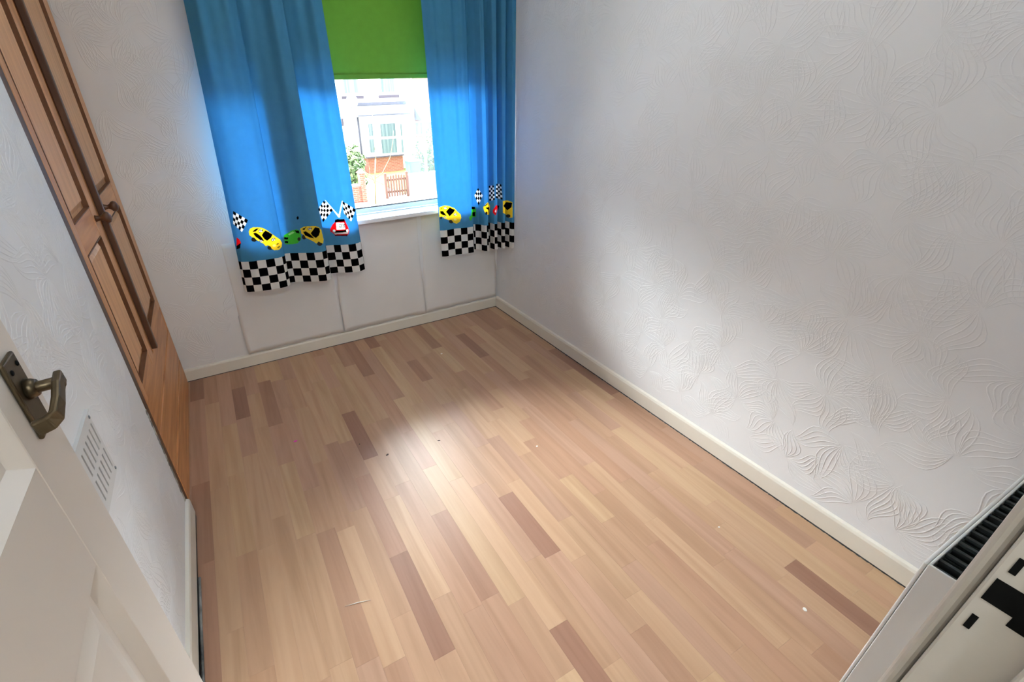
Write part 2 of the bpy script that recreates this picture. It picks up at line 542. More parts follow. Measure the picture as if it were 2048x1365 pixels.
# ------------------------------------------------------------------ roller blind
def fabric(name, col, trans, attr=None, transcol=None, weave=900):
    m, nt, N, L, b = nodes(name)
    N.remove(b)
    out = N['Material Output']
    df = N.new('ShaderNodeBsdfDiffuse'); tl = N.new('ShaderNodeBsdfTranslucent')
    mx = N.new('ShaderNodeMixShader'); mx.inputs[0].default_value = trans
    L.new(df.outputs[0], mx.inputs[1]); L.new(tl.outputs[0], mx.inputs[2]); L.new(mx.outputs[0], out.inputs[0])
    g = N.new('ShaderNodeNewGeometry')
    n = N.new('ShaderNodeTexNoise'); n.inputs['Scale'].default_value = 30; n.inputs['Detail'].default_value = 4
    L.new(g.outputs['Position'], n.inputs['Vector'])
    mr = N.new('ShaderNodeMapRange'); mr.inputs['To Min'].default_value = .90; mr.inputs['To Max'].default_value = 1.06
    L.new(n.outputs['Fac'], mr.inputs['Value'])
    def feed(src, dst):
        mu = N.new('ShaderNodeVectorMath'); mu.operation = 'SCALE'
        if isinstance(src, tuple):
            mu.inputs[0].default_value = src[:3]
        else:
            L.new(src, mu.inputs[0])
        L.new(mr.outputs[0], mu.inputs['Scale']); L.new(mu.outputs[0], dst)
    if attr:
        at_ = N.new('ShaderNodeAttribute'); at_.attribute_name = attr
        feed(at_.outputs['Color'], df.inputs[0])
        gm = N.new('ShaderNodeGamma'); gm.inputs[1].default_value = 2.0
        L.new(at_.outputs['Color'], gm.inputs[0])
        feed(gm.outputs[0], tl.inputs[0])
    else:
        feed(col, df.inputs[0]); feed(transcol or col, tl.inputs[0])
    return m
M['blind'] = fabric('green_blind_fabric', srgb(120, 172, 74), 0.26, transcol=srgb(96, 132, 56))
blind = tag(empty('roller_blind'), 'green roller blind half lowered over the window', 'blind')
BX0, BX1, BY, BZ = -1.445, -0.075, 0.035, 1.402
box('blind_fabric', BX0, BX1, BY - .0006, BY + .0006, BZ + .022, WZ1 - .03, M['blind'], blind)
box('hem_bar', BX0 + .002, BX1 - .002, BY + .0055, BY + .010, BZ + .016, BZ + .030, M['upvc'], blind)
hb = box('hem_pocket', BX0, BX1, BY - .006, BY + .005, BZ, BZ + .0225, M['blind'], blind, bevel=.004, seg=3)
tube('roller_tube', [(BX0 - .01, BY + .018, WZ1 - .033), (BX1 + .01, BY + .018, WZ1 - .033)], 0.017, M['upvc'], blind, seg=16)
for xx in (BX0 - .018, BX1 + .010):
    box('bracket', xx, xx + .008, BY - .005, BY + .045, WZ1 - .055, WZ1 - .001, M['upvc'], blind)

# ------------------------------------------------------------------ curtains
BLUE = (0.085, 0.31, 0.54)
YC = -0.12                       # plane on which the print is laid out
def crop(ox, oy, k):
    def g(pts):
        out = []
        for (a, b) in pts:
            q = P(ox + a * k, oy + b * k, 1, YC)
            out.append((q[0], q[2]))
        return out
    return g
def inside(poly, X, Z):
    r_ = np.zeros(X.shape, bool)
    n = len(poly)
    for i in range(n):
        x1, z1 = poly[i]; x2, z2 = poly[(i + 1) % n]
        if z1 == z2:
            continue
        c = ((z1 > Z) != (z2 > Z)) & (X < (x2 - x1) * (Z - z1) / (z2 - z1) + x1)
        r_ ^= c
    return r_
LK = lambda c: np.array(srgb(*c)[:3])
YEL, YEL2, BLK, GRY, WHT, GRN, GRN2, RED, DRED = map(LK, ((250, 222, 70), (255, 240, 160), (10, 10, 12), (62, 62, 58), (240, 240, 238), (82, 200, 70), (170, 235, 150), (226, 36, 48), (110, 22, 30)))
def ell(cx, cy, rx, ry, n=16):
    return [(cx + rx * math.cos(2 * math.pi * i / n), cy + ry * math.sin(2 * math.pi * i / n)) for i in range(n)]
def digits(txt, cx, cy, h, ang=0.0):
    """little number as strokes (crop pixels)"""
    seg = {'0': [((0, 0), (.6, 0)), ((.6, 0), (.6, 1)), ((.6, 1), (0, 1)), ((0, 1), (0, 0))],
           '4': [((0, 0), (0, .55)), ((0, .55), (.65, .55)), ((.5, 0), (.5, 1))],
           '3': [((0, 0), (.6, 0)), ((.6, 0), (.6, 1)), ((.6, 1), (0, 1)), ((.1, .5), (.6, .5))]}
    polys = []
    wd = .1
    for i, c in enumerate(txt):
        for (a, b) in seg[c]:
            dx, dy = b[0] - a[0], b[1] - a[1]
            l = math.hypot(dx, dy)
            nx, ny = -dy / l * wd, dx / l * wd
            ex, ey = dx / l * wd, dy / l * wd
            q = [(a[0] - ex + nx, a[1] - ey + ny), (b[0] + ex + nx, b[1] + ey + ny), (b[0] + ex - nx, b[1] + ey - ny), (a[0] - ex - nx, a[1] - ey - ny)]
            o_ = []
            for (u, v) in q:
                u = (u + i * .95 - .78) * h; v = (v - .5) * h
                o_.append((cx + u * math.cos(ang) - v * math.sin(ang), cy + u * math.sin(ang) + v * math.cos(ang)))
            polys.append(o_)
    return polys
def flag(c00, c10, c11, c01, n, m_):
    """chequered flag: list of (poly, colour)"""
    out = []
    B = lambda u, v: tuple((1 - u) * (1 - v) * a + u * (1 - v) * b + u * v * c + (1 - u) * v * d_ for a, b, c, d_ in zip(c00, c10, c11, c01))
    for i in range(n):
        for j in range(m_):
            out.append(([B(i / n, j / m_), B((i + 1) / n, j / m_), B((i + 1) / n, (j + 1) / m_), B(i / n, (j + 1) / m_)], BLK if (i + j) % 2 == 0 else WHT))
    return out
def yellow_full(dx, dy):
    T = lambda pts: [(a + dx, b + dy) for a, b in pts]
    o_ = [(T(ell(378, 645, 36, 30)), GRY), (T(ell(592, 752, 40, 30)), GRY),
          (T([(308, 545), (325, 505), (360, 488), (430, 487), (480, 492), (535, 520), (612, 575), (665, 612), (715, 645), (742, 690), (738, 740), (705, 780), (645, 787), (612, 772), (590, 735), (555, 722), (530, 735), (500, 700), (440, 668), (405, 650), (385, 625), (350, 615), (315, 585)]), YEL),
          (T([(352, 548), (395, 510), (442, 497), (400, 540)]), BLK),
          (T([(365, 566), (400, 558), (445, 585), (480, 620), (508, 666), (460, 652), (400, 612)]), BLK),
          (T([(478, 590), (500, 555), (527, 528), (618, 580), (600, 620), (548, 664), (510, 636)]), BLK),
          (T([(436, 522), (478, 512), (494, 540), (452, 556)]), WHT), (T([(600, 640), (636, 622), (658, 650), (618, 668)]), WHT), (T([(440, 652), (478, 655), (492, 678), (455, 676)]), WHT),
          (T(ell(640, 725, 22, 17)), YEL2), (T([(668, 705), (695, 692), (700, 702), (675, 716)]), GRY), (T([(680, 748), (712, 728), (714, 742), (690, 756)]), GRY)]
    for a in (digits('04', 465 + dx, 534 + dy, 30, -.3), digits('04', 628 + dx, 645 + dy, 30, -.5), digits('04', 466 + dx, 665 + dy, 20, .3)):
        o_ += [(p, BLK) for p in a]
    return o_
gL = crop(450, 380, 310 / 2015)
PL = []
PL += flag((105, 275), (300, 395), (220, 550), (105, 440), 5, 4)
PL += [([(150, 620), (185, 640), (208, 690), (195, 735), (150, 735)], RED), ([(150, 730), (205, 690), (195, 760), (150, 775)], BLK)]
PL += yellow_full(0, 0)
PL += [([(765, 592), (800, 572), (870, 528), (930, 513), (968, 528), (990, 600), (988, 650), (940, 697), (880, 707), (790, 710), (772, 690)], GRN),
       ([(905, 526), (962, 532), (968, 566), (930, 562)], BLK), ([(820, 575), (880, 540), (905, 555), (840, 592)], GRN2),
       ([(768, 618), (822, 618), (818, 645), (770, 642)], BLK), ([(776, 664), (822, 668), (820, 692), (780, 690)], BLK), (ell(962, 640, 20, 24), GRY)]
PL += [(ell(1030, 612, 30, 32), GRY), (ell(1232, 700, 34, 30), GRY),
       ([(978, 505), (1030, 476), (1100, 474), (1170, 468), (1222, 488), (1252, 520), (1266, 580), (1282, 650), (1276, 698), (1250, 690), (1215, 672), (1190, 700), (1150, 672), (1090, 642), (1050, 625), (1030, 590), (992, 570)], YEL),
       ([(1000, 512), (1060, 480), (1030, 522)], BLK), ([(1014, 545), (1052, 540), (1112, 580), (1162, 632), (1110, 622), (1042, 592)], BLK),
       ([(1115, 565), (1172, 484), (1228, 500), (1236, 542), (1220, 592), (1182, 626), (1140, 602)], BLK), ([(1080, 500), (1118, 486), (1128, 515), (1090, 526)], WHT)]
PL += [(p, BLK) for p in digits('04', 1104, 506, 28, -.3)]
PL += [(ell(945, 366, 14, 22), BLK)]
PL += [([(1296, 132), (1310, 140), (1500, 352), (1480, 362)], WHT), ([(1520, 145), (1535, 145), (1490, 360), (1470, 355)], WHT)]
PL += flag((1285, 140), (1402, 262), (1275, 420), (1212, 250), 5, 5)
PL += flag((1525, 148), (1700, 255), (1640, 412), (1545, 300), 5, 4)
PL += [([(1420, 575), (1600, 565), (1590, 602), (1432, 600)], DRED),
       ([(1365, 515), (1395, 455), (1425, 425), (1440, 385), (1552, 382), (1572, 430), (1598, 480), (1616, 535), (1605, 580), (1430, 585), (1400, 560), (1372, 545)], RED),
       ([(1434, 385), (1550, 380), (1562, 415), (1426, 422)], BLK), ([(1442, 428), (1548, 426), (1566, 512), (1450, 518)], WHT),
       ([(1412, 535), (1602, 520), (1604, 548), (1418, 560)], BLK), ([(1418, 560), (1604, 548), (1598, 572), (1430, 580)], LK((200, 190, 185))),
       (ell(1418, 535, 18, 18), WHT), (ell(1590, 530, 16, 18), WHT)]
PL += [(p, BLK) for p in digits('03', 1520, 466, 40, 0)]
PL = [(gL(p), c) for p, c in PL]
gR = crop(870, 360, 170 / 1365)
PR = [(ell(262, 668, 40, 30), GRY), (ell(98, 606, 18, 24), GRY),
      ([(70, 440), (150, 412), (220, 420), (310, 455), (360, 510), (410, 555), (422, 610), (402, 670), (350, 706), (300, 690), (262, 640), (225, 650), (150, 622), (110, 590), (70, 600)], YEL),
      ([(175, 512), (235, 445), (322, 480), (300, 522), (235, 586)], BLK), ([(85, 500), (130, 502), (188, 580), (120, 562), (85, 540)], BLK), ([(88, 470), (130, 430), (105, 470)], BLK),
      ([(140, 442), (180, 430), (192, 460), (150, 474)], WHT), ([(296, 548), (340, 530), (355, 565), (312, 582)], WHT), ([(140, 590), (175, 588), (180, 612), (145, 612)], WHT), (ell(325, 640, 22, 18), YEL2)]
for a in (digits('04', 166, 452, 26, -.3), digits('04', 326, 556, 30, -.4), digits('04', 160, 600, 18, .2)):
    PR += [(p, BLK) for p in a]
PR += [([(548, 600), (585, 560), (590, 430), (640, 430), (656, 470), (656, 592), (600, 602), (585, 650), (556, 650)], GRN), ([(588, 430), (640, 432), (646, 470), (590, 472)], BLK), ([(600, 520), (648, 515), (646, 582), (602, 584)], BLK)]
PR += flag((690, 130), (768, 250), (700, 412), (635, 250), 4, 4)
PR += [([(772, 440), (850, 358), (884, 420), (872, 562), (830, 552), (790, 505)], YEL), ([(808, 450), (870, 435), (868, 490)], BLK), ([(790, 420), (845, 378), (850, 390), (800, 428)], BLK), (ell(826, 535, 18, 26), GRY)]
PR += flag((865, 95), (945, 90), (962, 320), (872, 340), 3, 7)
PR += flag((985, 62), (1065, 72), (1085, 320), (978, 290), 3, 7)
PR += [([(926, 490), (985, 400), (1005, 430), (992, 522), (972, 575), (930, 532)], RED), ([(960, 500), (985, 470), (985, 520), (965, 525)], WHT), ([(998, 405), (1032, 415), (1012, 495)], BLK),
       ([(1090, 340), (1160, 328), (1245, 360), (1245, 605), (1190, 612), (1130, 550), (1092, 530)], YEL), ([(1098, 420), (1140, 358), (1240, 368), (1228, 440), (1160, 490)], BLK), (ell(1175, 580, 36, 28), GRY)]
PR = [(gR(p), c) for p, c in PR]

M['curtain'] = fabric('printed_curtain_cotton', BLUE, 0.29, attr='print')

def curtain(label, prof, top_edges, bot_edges, ztop, zbot, polys, check, nchk_off, tall, amp_top=0.7, res=0.0016, curve=None, smooth=22):
    root = tag(empty('curtain'), label, 'curtain', 'blue racing car curtains')
    pp = np.array(prof, float)
    cs = np.concatenate([[0], np.cumsum(np.hypot(np.diff(pp[:, 0]), np.diff(pp[:, 1])))])
    cf = np.linspace(0, cs[-1], 1400)
    ker = np.hanning(2 * smooth + 1); ker /= ker.sum()
    def sm_(v):
        q = np.interp(cf, cs, v)
        l0, l1 = 2 * q[0] - q[smooth:0:-1], 2 * q[-1] - q[-2:-smooth - 2:-1]
        return np.convolve(np.concatenate([l0, q, l1]), ker, mode='valid')
    xf, yf = sm_(pp[:, 0]), sm_(pp[:, 1])
    s = np.concatenate([[0], np.cumsum(np.hypot(np.diff(xf), np.diff(yf)))])
    nc = int(s[-1] / res)
    sv = np.linspace(0, s[-1], nc + 1)
    xv = np.interp(sv, s, xf); yv = np.interp(sv, s, yf)
    un = (xv - xf[0]) / (xf[-1] - xf[0])
    ym = yv.mean()
    zfine = np.arange(0, 0.50, res)
    zc = np.linspace(0.50, ztop - zbot, 46)
    tz = np.concatenate([zfine, zc])
    X = np.zeros((len(tz), nc + 1)); Y = X.copy(); Z = X.copy()
    for j, t in enumerate(tz):
        k = t / (ztop - zbot)
        x0 = bot_edges[0] * (1 - k) + top_edges[0] * k
        x1 = bot_edges[1] * (1 - k) + top_edges[1] * k
        a = 1 * (1 - k) + amp_top * k
        X[j] = x0 + (x1 - x0) * un
        Y[j] = ym + (yv - ym) * a + (0.010 * np.sin(un * 38 + 1.3) + .006 * np.sin(un * 61)) * k ** 1.2
        if curve is not None:
            Y[j] += curve(un, k)
        Z[j] = zbot + t + 0.004 * np.sin(un * 9) * (1 - k)
    col = np.zeros(X.shape + (3,)); col[:] = BLUE
    S = np.broadcast_to(sv, X.shape); T = np.broadcast_to(tz[:, None], X.shape)
    cw, ch = check
    ck = T < tall
    par = (np.floor((S + nchk_off) / cw) + np.floor((tall - T) / ch)) % 2 == 0
    col[ck & par] = BLK
    col[ck & ~par] = WHT
    zz = Z + (T * 0)
    # project the print through the fabric onto its layout plane
    ray = (YC - CAM[1]) / (Y - CAM[1])
    Xp = CAM[0] + (X - CAM[0]) * ray; Zp = CAM[2] + (Z - CAM[2]) * ray
    up = ~ck & (T < 0.45)
    for poly, c in polys:
        px = [p[0] for p in poly]; pz = [p[1] for p in poly]
        bb = up & (Xp > min(px)) & (Xp < max(px)) & (Zp > min(pz)) & (Zp < max(pz))
        if bb.any():
            idx = np.nonzero(bb)
            ins = inside(poly, Xp[idx], Zp[idx])
            col[idx[0][ins], idx[1][ins]] = c
    jh = int(round(tall / res))
    for nm, ja, jb in (('checkered_hem', 0, jh), ('curtain_fabric', jh, len(tz) - 1)):
        n = jb - ja + 1
        co = np.stack([X[ja:jb + 1], Y[ja:jb + 1], Z[ja:jb + 1]], -1).reshape(-1, 3)
        cc = col[ja:jb + 1].copy()
        if nm == 'curtain_fabric':
            cc[0] = np.where((cc[1] != cc[0]).any(-1)[:, None], cc[1], cc[0])
        ii = np.arange((n - 1) * nc); rr = ii // nc; c0 = ii % nc
        a = rr * (nc + 1) + c0
        fcs = np.stack([a, a + 1, a + nc + 2, a + nc + 1], -1)
        me = bpy.data.meshes.new(nm)
        me.vertices.add(len(co)); me.vertices.foreach_set('co', co.ravel())
        me.loops.add(fcs.size); me.loops.foreach_set('vertex_index', fcs.ravel().astype(np.int32))
        me.polygons.add(len(fcs)); me.polygons.foreach_set('loop_start', np.arange(len(fcs), dtype=np.int32) * 4)
        me.update(calc_edges=True)
        me.polygons.foreach_set('use_smooth', np.ones(len(fcs), bool))
        ca = me.color_attributes.new('print', 'FLOAT_COLOR', 'POINT')
        rgba = np.concatenate([cc.reshape(-1, 3), np.ones((len(co), 1))], 1)
        ca.data.foreach_set('color', rgba.ravel())
        link(nm, me, root, M['curtain'])
    return root
ZTOP = 2.10
profL = [(-1.545, -.095), (-1.53, -.120), (-1.48, -.146), (-1.42, -.156), (-1.36, -.152), (-1.330, -.135), (-1.322, -.112), (-1.326, -.092), (-1.300, -.090),
         (-1.25, -.110), (-1.19, -.142), (-1.145, -.160), (-1.118, -.152), (-1.112, -.118), (-1.130, -.090), (-1.20, -.078), (-1.285, -.070), (-1.300, -.060), (-1.285, -.052),
         (-1.18, -.056), (-1.10, -.066), (-1.06, -.082), (-1.02, -.112), (-.975, -.128), (-.940, -.122), (-.915, -.100)]
cl = curtain('wide blue curtain printed with racing cars, hanging beside the wardrobe end of the window', profL, (-1.465, -0.965), (-1.543, -0.915), ZTOP, 0.478, PL,
             (0.0415, 0.0405), 0.022, 0.156)
def curveR(un, k):
    return 0.05 * k * un
profR = [(-.443, -.105), (-.425, -.120), (-.35, -.128), (-.28, -.130), (-.240, -.122), (-.226, -.098), (-.236, -.078), (-.215, -.070), (-.190, -.092), (-.176, -.140), (-.158, -.156), (-.146, -.130), (-.154, -.090), (-.140, -.082),
         (-.126, -.110), (-.120, -.155), (-.104, -.168), (-.096, -.140), (-.104, -.100), (-.090, -.092), (-.078, -.125), (-.070, -.172), (-.056, -.176), (-.050, -.140), (-.054, -.112), (-.040, -.108), (-.030, -.150), (-.020, -.192), (-.006, -.196)]
cr_ = curtain('narrow blue racing car curtain bunched into the corner by the embossed wall', profR, (-0.505, 0.0095), (-0.443, 0.0095), ZTOP, 0.470, PR,
              (0.0415, 0.0405), 0.0415, 0.158, amp_top=0.8, curve=curveR, smooth=14)
rail = tag(empty('curtain_rail'), 'white curtain rail above the window', 'curtain rail')
box('rail_track', -1.60, -0.02, -0.135, -0.115, ZTOP + .003, ZTOP + .025, M['upvc'], rail, bevel=.003)
for xx in (-1.5, -.8, -.1):
    box('rail_bracket', xx - .01, xx + .01, -0.116, YB0 - .0002, ZTOP + .006, ZTOP + .022, M['upvc'], rail)

# ------------------------------------------------------------------ fitted wardrobe
wd = tag(empty('wardrobe'), 'fitted pine wardrobe with two panelled doors in the alcove', 'wardrobe')
WY0, WY1, WXF = WLY + .004, 0.0, -1.932
box('carcass', -2.515, WXF - .022, WY0, WY1, 0.001, 2.38, M['pine'], wd)
box('frame_stile', WXF - .022, WXF + .004, WY0, -0.945, 0.001, 2.38, M['brown'], wd, bevel=.002)
box('frame_stile', WXF - .022, WXF + .002, -0.022, WY1, 0.001, 2.38, M['pine'], wd, bevel=.002)
box('top_rail', WXF - .022, WXF, -0.9445, -0.0225, 2.12, 2.38, M['pine_y'], wd, bevel=.002)
for (z0, z1, dx) in ((0.001, 0.150, .006), (0.152, 0.322, .003), (0.324, 0.452, 0.0)):
    box('plinth_board', WXF - .022, WXF + dx, -0.9445, -0.0225, z0, z1, M['pine_y'], wd, bevel=.003)
def wdoor(y0, y1, knob_y, ast, swl=.085, sw=.085):
    dr = bpy.data.objects.new('wardrobe_door', None)
    C.objects.link(dr); dr.parent = wd
    z0, z1 = 0.456, 2.115
    xb, xf = WXF - .020, WXF + .004
    panels = ((0.515, 0.955), (1.045, 2.03))
    box('door_stile', xb, xf, y0, y0 + swl, z0, z1, M['pine'], dr, bevel=.002)
    box('door_stile', xb, xf, y1 - sw, y1, z0, z1, M['pine'], dr, bevel=.002)
    for (a, b) in ((z0, panels[0][0]), (panels[0][1], panels[1][0]), (panels[1][1], z1)):
        box('door_rail', xb, xf - .0005, y0 + swl + .0003, y1 - sw - .0003, a, b, M['pine_y'], dr, bevel=.002)
    for (a, b) in panels:
        ya, yb = y0 + swl, y1 - sw
        # fielded panel: sunk margin, raised middle
        o1 = (xf - .016, .0004); i1 = (xf - .016, .012); i2 = (xf - .006, .030)
        vs, fs = [], []
        for (xx, mg) in (o1, i1, i2):
            vs += [(xx, ya + mg, a + mg), (xx, yb - mg, a + mg), (xx, yb - mg, b - mg), (xx, ya + mg, b - mg)]
        for k in range(2):
            for q in range(4):
                fs.append((4 * k + q, 4 * k + (q + 1) % 4, 4 * k + 4 + (q + 1) % 4, 4 * k + 4 + q))
        fs.append((8, 9, 10, 11))
        bm = bmesh.new()
        v_ = [bm.verts.new(p) for p in vs]
        for q in fs:
            bm.faces.new([v_[i] for i in q])
        bmesh.ops.recalc_face_normals(bm, faces=bm.faces)
        from_bm('door_panel', bm, M['pine_panel'], dr)
        # dark moulding line round the panel
        t = .0032
        boxes('panel_moulding', [(xf - .014, xf + .0015, ya + .0004, ya + t, a + .0004, b - .0004), (xf - .014, xf + .0015, yb - t, yb - .0004, a + .0004, b - .0004),
                                 (xf - .014, xf + .0015, ya + t, yb - t, a + .0004, a + t), (xf - .014, xf + .0015, ya + t, yb - t, b - t, b - .0004)], M['mould'], dr)
    lathe('door_knob', [(0.0, 0), (.011, 0), (.009, .006), (.007, .014), (.010, .020), (.017, .026), (.019, .033), (.016, .040), (.008, .044), (0, .045)], (xf, knob_y, 1.005), (1, 0, 0), M['knob'], dr, seg=16)
    if ast:
        box('shaded_cover_strip', xf + .0002, xf + .020, y0 - .010, y0 + .012, z0 + .02, z1 - .02, M['brown'], dr, bevel=.003)  # dark brown puts the door gap's shade into the strip's colour
    return dr
wdoor(-0.942, -0.562, -0.622, False, swl=.042)
wdoor(-0.545, -0.024, -0.425, True)

# ------------------------------------------------------------------ bedroom door standing open, with its frame
door = structure(empty('door_1'), 'white panelled door standing open along the left wall')
DXF = -1.827                       # visible face
dy0, dy1 = -2.535, -1.846          # hinge edge, leading edge
dxb = DXF - .036
PY = (-2.435, -1.955)
PZ = ((0.23, 0.805), (0.98, 1.84))
bmap = [(dxb, DXF, PY[1], dy1, 0.012, 1.985), (dxb, DXF, dy0, PY[0], 0.012, 1.985)]
for b in bmap:
    box('stile', *b, M['door'], door, bevel=.0025)
for (a, b) in ((0.012, PZ[0][0]), (PZ[0][1], PZ[1][0]), (PZ[1][1], 1.985)):
    box('rail', dxb, DXF - .0002, PY[0] + .0002, PY[1] - .0002, a, b, M['door'], door)
for (a, b) in PZ:
    vs, fs = [], []
    for (dep, mg) in ((.0005, .0), (.013, .017), (.015, .020), (.015, .034), (.009, .060)):
        vs += [(DXF - dep, PY[0] + mg, a + mg), (DXF - dep, PY[1] - mg, a + mg), (DXF - dep, PY[1] - mg, b - mg), (DXF - dep, PY[0] + mg, b - mg)]
    for k in range(4):
        for q in range(4):
            fs.append((4 * k + q, 4 * k + (q + 1) % 4, 4 * k + 4 + (q + 1) % 4, 4 * k + 4 + q))
    fs.append((16, 17, 18, 19))
    bm = bmesh.new()
    v_ = [bm.verts.new(p) for p in vs]
    for q in fs:
        bm.faces.new([v_[i] for i in q])
    from_bm('panel', bm, M['door'], door)
    box('panel_back', dxb + .004, dxb + .012, PY[0] + .0003, PY[1] - .0003, a, b, M['door'], door)
# lever handle on a long plate
hd = bpy.data.objects.new('door_handle', None); C.objects.link(hd); hd.parent = door
hd['label'] = 'aged brass lever handle on a long plate'
py, pz0, pz1 = -1.896, 0.992, 1.098
box('handle_plate', DXF, DXF + .006, py - .021, py + .021, pz0, pz1, M['brass'], hd, bevel=.0028, seg=3)
SY, SZ = -1.893, 1.052
lathe('handle_rose', [(0, .0062), (.013, .0062), (.012, .012), (.010, .016), (0, .016)], (DXF, SY, SZ), (1, 0, 0), M['brass'], hd, seg=20)
bm = bmesh.new()
add_tube(bm, [(DXF + .008, SY, SZ), (DXF + .018, SY, SZ), (DXF + .042, SY, SZ + .001)], [.0085, .007, .0075], 12)
from_bm('handle_neck', bm, M['brass'], hd, True)
# grip: a flat bar going back towards the hinge, its end curling in to the door
path = [(DXF + .037, SY + .012, SZ + .003), (DXF + .038, SY - .01, SZ), (DXF + .039, SY - .032, SZ - .008), (DXF + .038, SY - .052, SZ - .016), (DXF + .032, SY - .060, SZ - .019), (DXF + .018, SY - .062, SZ - .022)]
vs, fs = [], []
for i, p in enumerate(path):
    a, b = Vector(path[max(i - 1, 0)]), Vector(path[min(i + 1, len(path) - 1)])
    t = (b - a).normalized()
    up = Vector((0, 0, 1)); up = (up - t * up.dot(t)).normalized()
    sd = t.cross(up)
    hh, ww = .0095, .0045
    for (s1, s2) in ((-1, -1), (1, -1), (1, 1), (-1, 1)):
        vs.append(Vector(p) + up * hh * s1 + sd * ww * s2)
for i in range(len(path) - 1):
    for q in range(4):
        fs.append((4 * i + q, 4 * i + (q + 1) % 4, 4 * i + 4 + (q + 1) % 4, 4 * i + 4 + q))
fs += [(3, 2, 1, 0), tuple(range(4 * len(path) - 4, 4 * len(path)))]
lv = mesh('handle_lever', vs, fs, M['brass'], hd)
bv = lv.modifiers.new('round', 'BEVEL'); bv.width = .0025; bv.segments = 2
for (yy, zz_) in ((py + .012, pz1 - .014), (py - .010, pz1 - .016), (py + .010, pz0 + .013), (py - .010, pz0 + .013)):
    lathe('screw', [(0, .0061), (.0035, .0061), (.003, .0072), (0, .0074)], (DXF, yy, zz_), (1, 0, 0), M['dark'], hd, seg=10)

tf = structure(empty('trim_6'), 'white gloss door frame with latch cut-out shade as dark blocks')
M['frame'] = mat('frame_gloss_paint', srgb(206, 203, 196), 0.28, noise=0.05, scale=20)
JX = DX1
box('jamb', JX, JX + .0195, YF - .110, YF + .0005, 0.001, DZ, M['frame'], tf, bevel=.002)
box('jamb', DX0 - .0195, DX0, YF - .110, YF + .0005, 0.001, DZ, M['frame'], tf, bevel=.002)
box('head', DX0 - .0195, DX1 + .0195, YF - .110, YF + .0005, DZ + .0005, DZ + .0198, M['frame'], tf)
box('door_stop', JX - .014, JX - .0002, YF - .110, YF - .042, 0.001, DZ - .002, M['frame'], tf, bevel=.002)
box('architrave', JX + .006, JX + .060, YF + .0008, YF + .012, 0.001, DZ + .05, M['frame'], tf, bevel=.007, seg=4)
box('architrave', DX0 - .040, DX0 - .006, YF + .0008, YF + .012, 0.001, DZ + .05, M['frame'], tf, bevel=.007, seg=4)
ZK = 1.010
for nm, y0, y1, z0, z1 in (('latch_hole_shade', YF - .022, YF - .004, ZK - .010, ZK + .014), ('latch_hole_shade', YF - .037, YF - .0220, ZK - .020, ZK + .010),
                           ('screw_slot_shade', YF - .010, YF - .006, ZK + .024, ZK + .040), ('screw_slot_shade', YF - .010, YF - .006, ZK - .044, ZK - .028)):
    box(nm, JX - .0006, JX + .001, y0, y1, z0, z1, M['dark'], tf)  # dark blocks on the jamb stand in for shade inside the holes

# ------------------------------------------------------------------ radiator
rad = tag(empty('radiator'), 'white panel radiator with a slotted top on the door wall', 'radiator')
RZ = 0.62
rx0, rx1, ry0, ry1 = -0.628, -0.075, -2.522, -2.452
box('front_panel', rx0 + .002, rx1 - .002, ry1 - .006, ry1, 0.13, RZ - .003, M['radiator'], rad, bevel=.0025, seg=3)
box('back_panel', rx0 + .002, rx1 - .002, ry0, ry0 + .010, 0.13, RZ - .003, M['radiator'], rad, bevel=.003)
for xx in (rx0, rx1 - .004):
    box('side_panel', xx, xx + .004, ry0 + .0105, ry1 - .0065, 0.15, RZ, M['radiator'], rad, bevel=.0015)
box('top_rim', rx0 + .0045, rx1 - .0045, ry1 - .0105, ry1 - .0065, RZ - .010, RZ, M['radiator'], rad, bevel=.0015)
box('top_rim', rx0 + .0045, rx1 - .0045, ry0 + .0105, ry0 + .0145, RZ - .010, RZ, M['radiator'], rad, bevel=.0015)
ns = 22
for i in range(ns):
    xx = rx0 + .012 + (rx1 - rx0 - .024) * i / (ns - 1)
    box('grille_slat', xx - .0035, xx + .0035, ry0 + .0148, ry1 - .0108, RZ - .012, RZ - .007, M['darkmetal'], rad)
boxes('convector_fins', [(rx0 + .008 + .0185 * i, rx0 + .010 + .0185 * i, ry0 + .012, ry1 - .011, .2, RZ - .02) for i in range(30)], M['darkmetal'], rad)
for xx in (rx0 + .1, rx1 - .1):
    box('wall_bracket', xx - .015, xx + .015, YF + .0003, ry0 - .0002, .2, .5, M['radiator'], rad)
for xx in (rx0 + .03, rx1 - .03):
    tube('supply_pipe', [(xx, ry0 + .03, .0), (xx, ry0 + .03, .15)], .0075, M['radiator'], rad)

# ------------------------------------------------------------------ air vent
vent = tag(empty('air_vent'), 'white slotted air vent plate screwed to the left wall', 'vent')
VX = WLX
vy1, ncol, pitch, slw = -1.472, 8, 0.0222, 0.0070
vy0 = vy1 - (.0115 + pitch * (ncol - 1) + .0115 + .006)
zr = ((0.775, 0.752), (0.698, 0.684), (0.631, 0.610))
bl = [(VX + .0012, VX + .004, vy0, vy1, b, a) for a, b in zr]
cols = [vy1 - .0155 - pitch * i for i in range(ncol)]
edges = [vy1] + [e for c in cols for e in (c + slw / 2, c - slw / 2)] + [vy0]
for (a, b) in ((0.698, 0.752), (0.631, 0.684)):
    for i in range(0, len(edges), 2):
        bl.append((VX + .0012, VX + .004, edges[i + 1], edges[i], a, b))
boxes('vent_plate', bl, M['vent'], vent)
box('vent_back', VX + .0002, VX + .0012, vy0 + .001, vy1 - .001, .611, .774, M['slot'], vent)
box('vent_lip', VX + .0002, VX + .007, vy0, vy1 + .002, .7752, .779, M['vent'], vent)
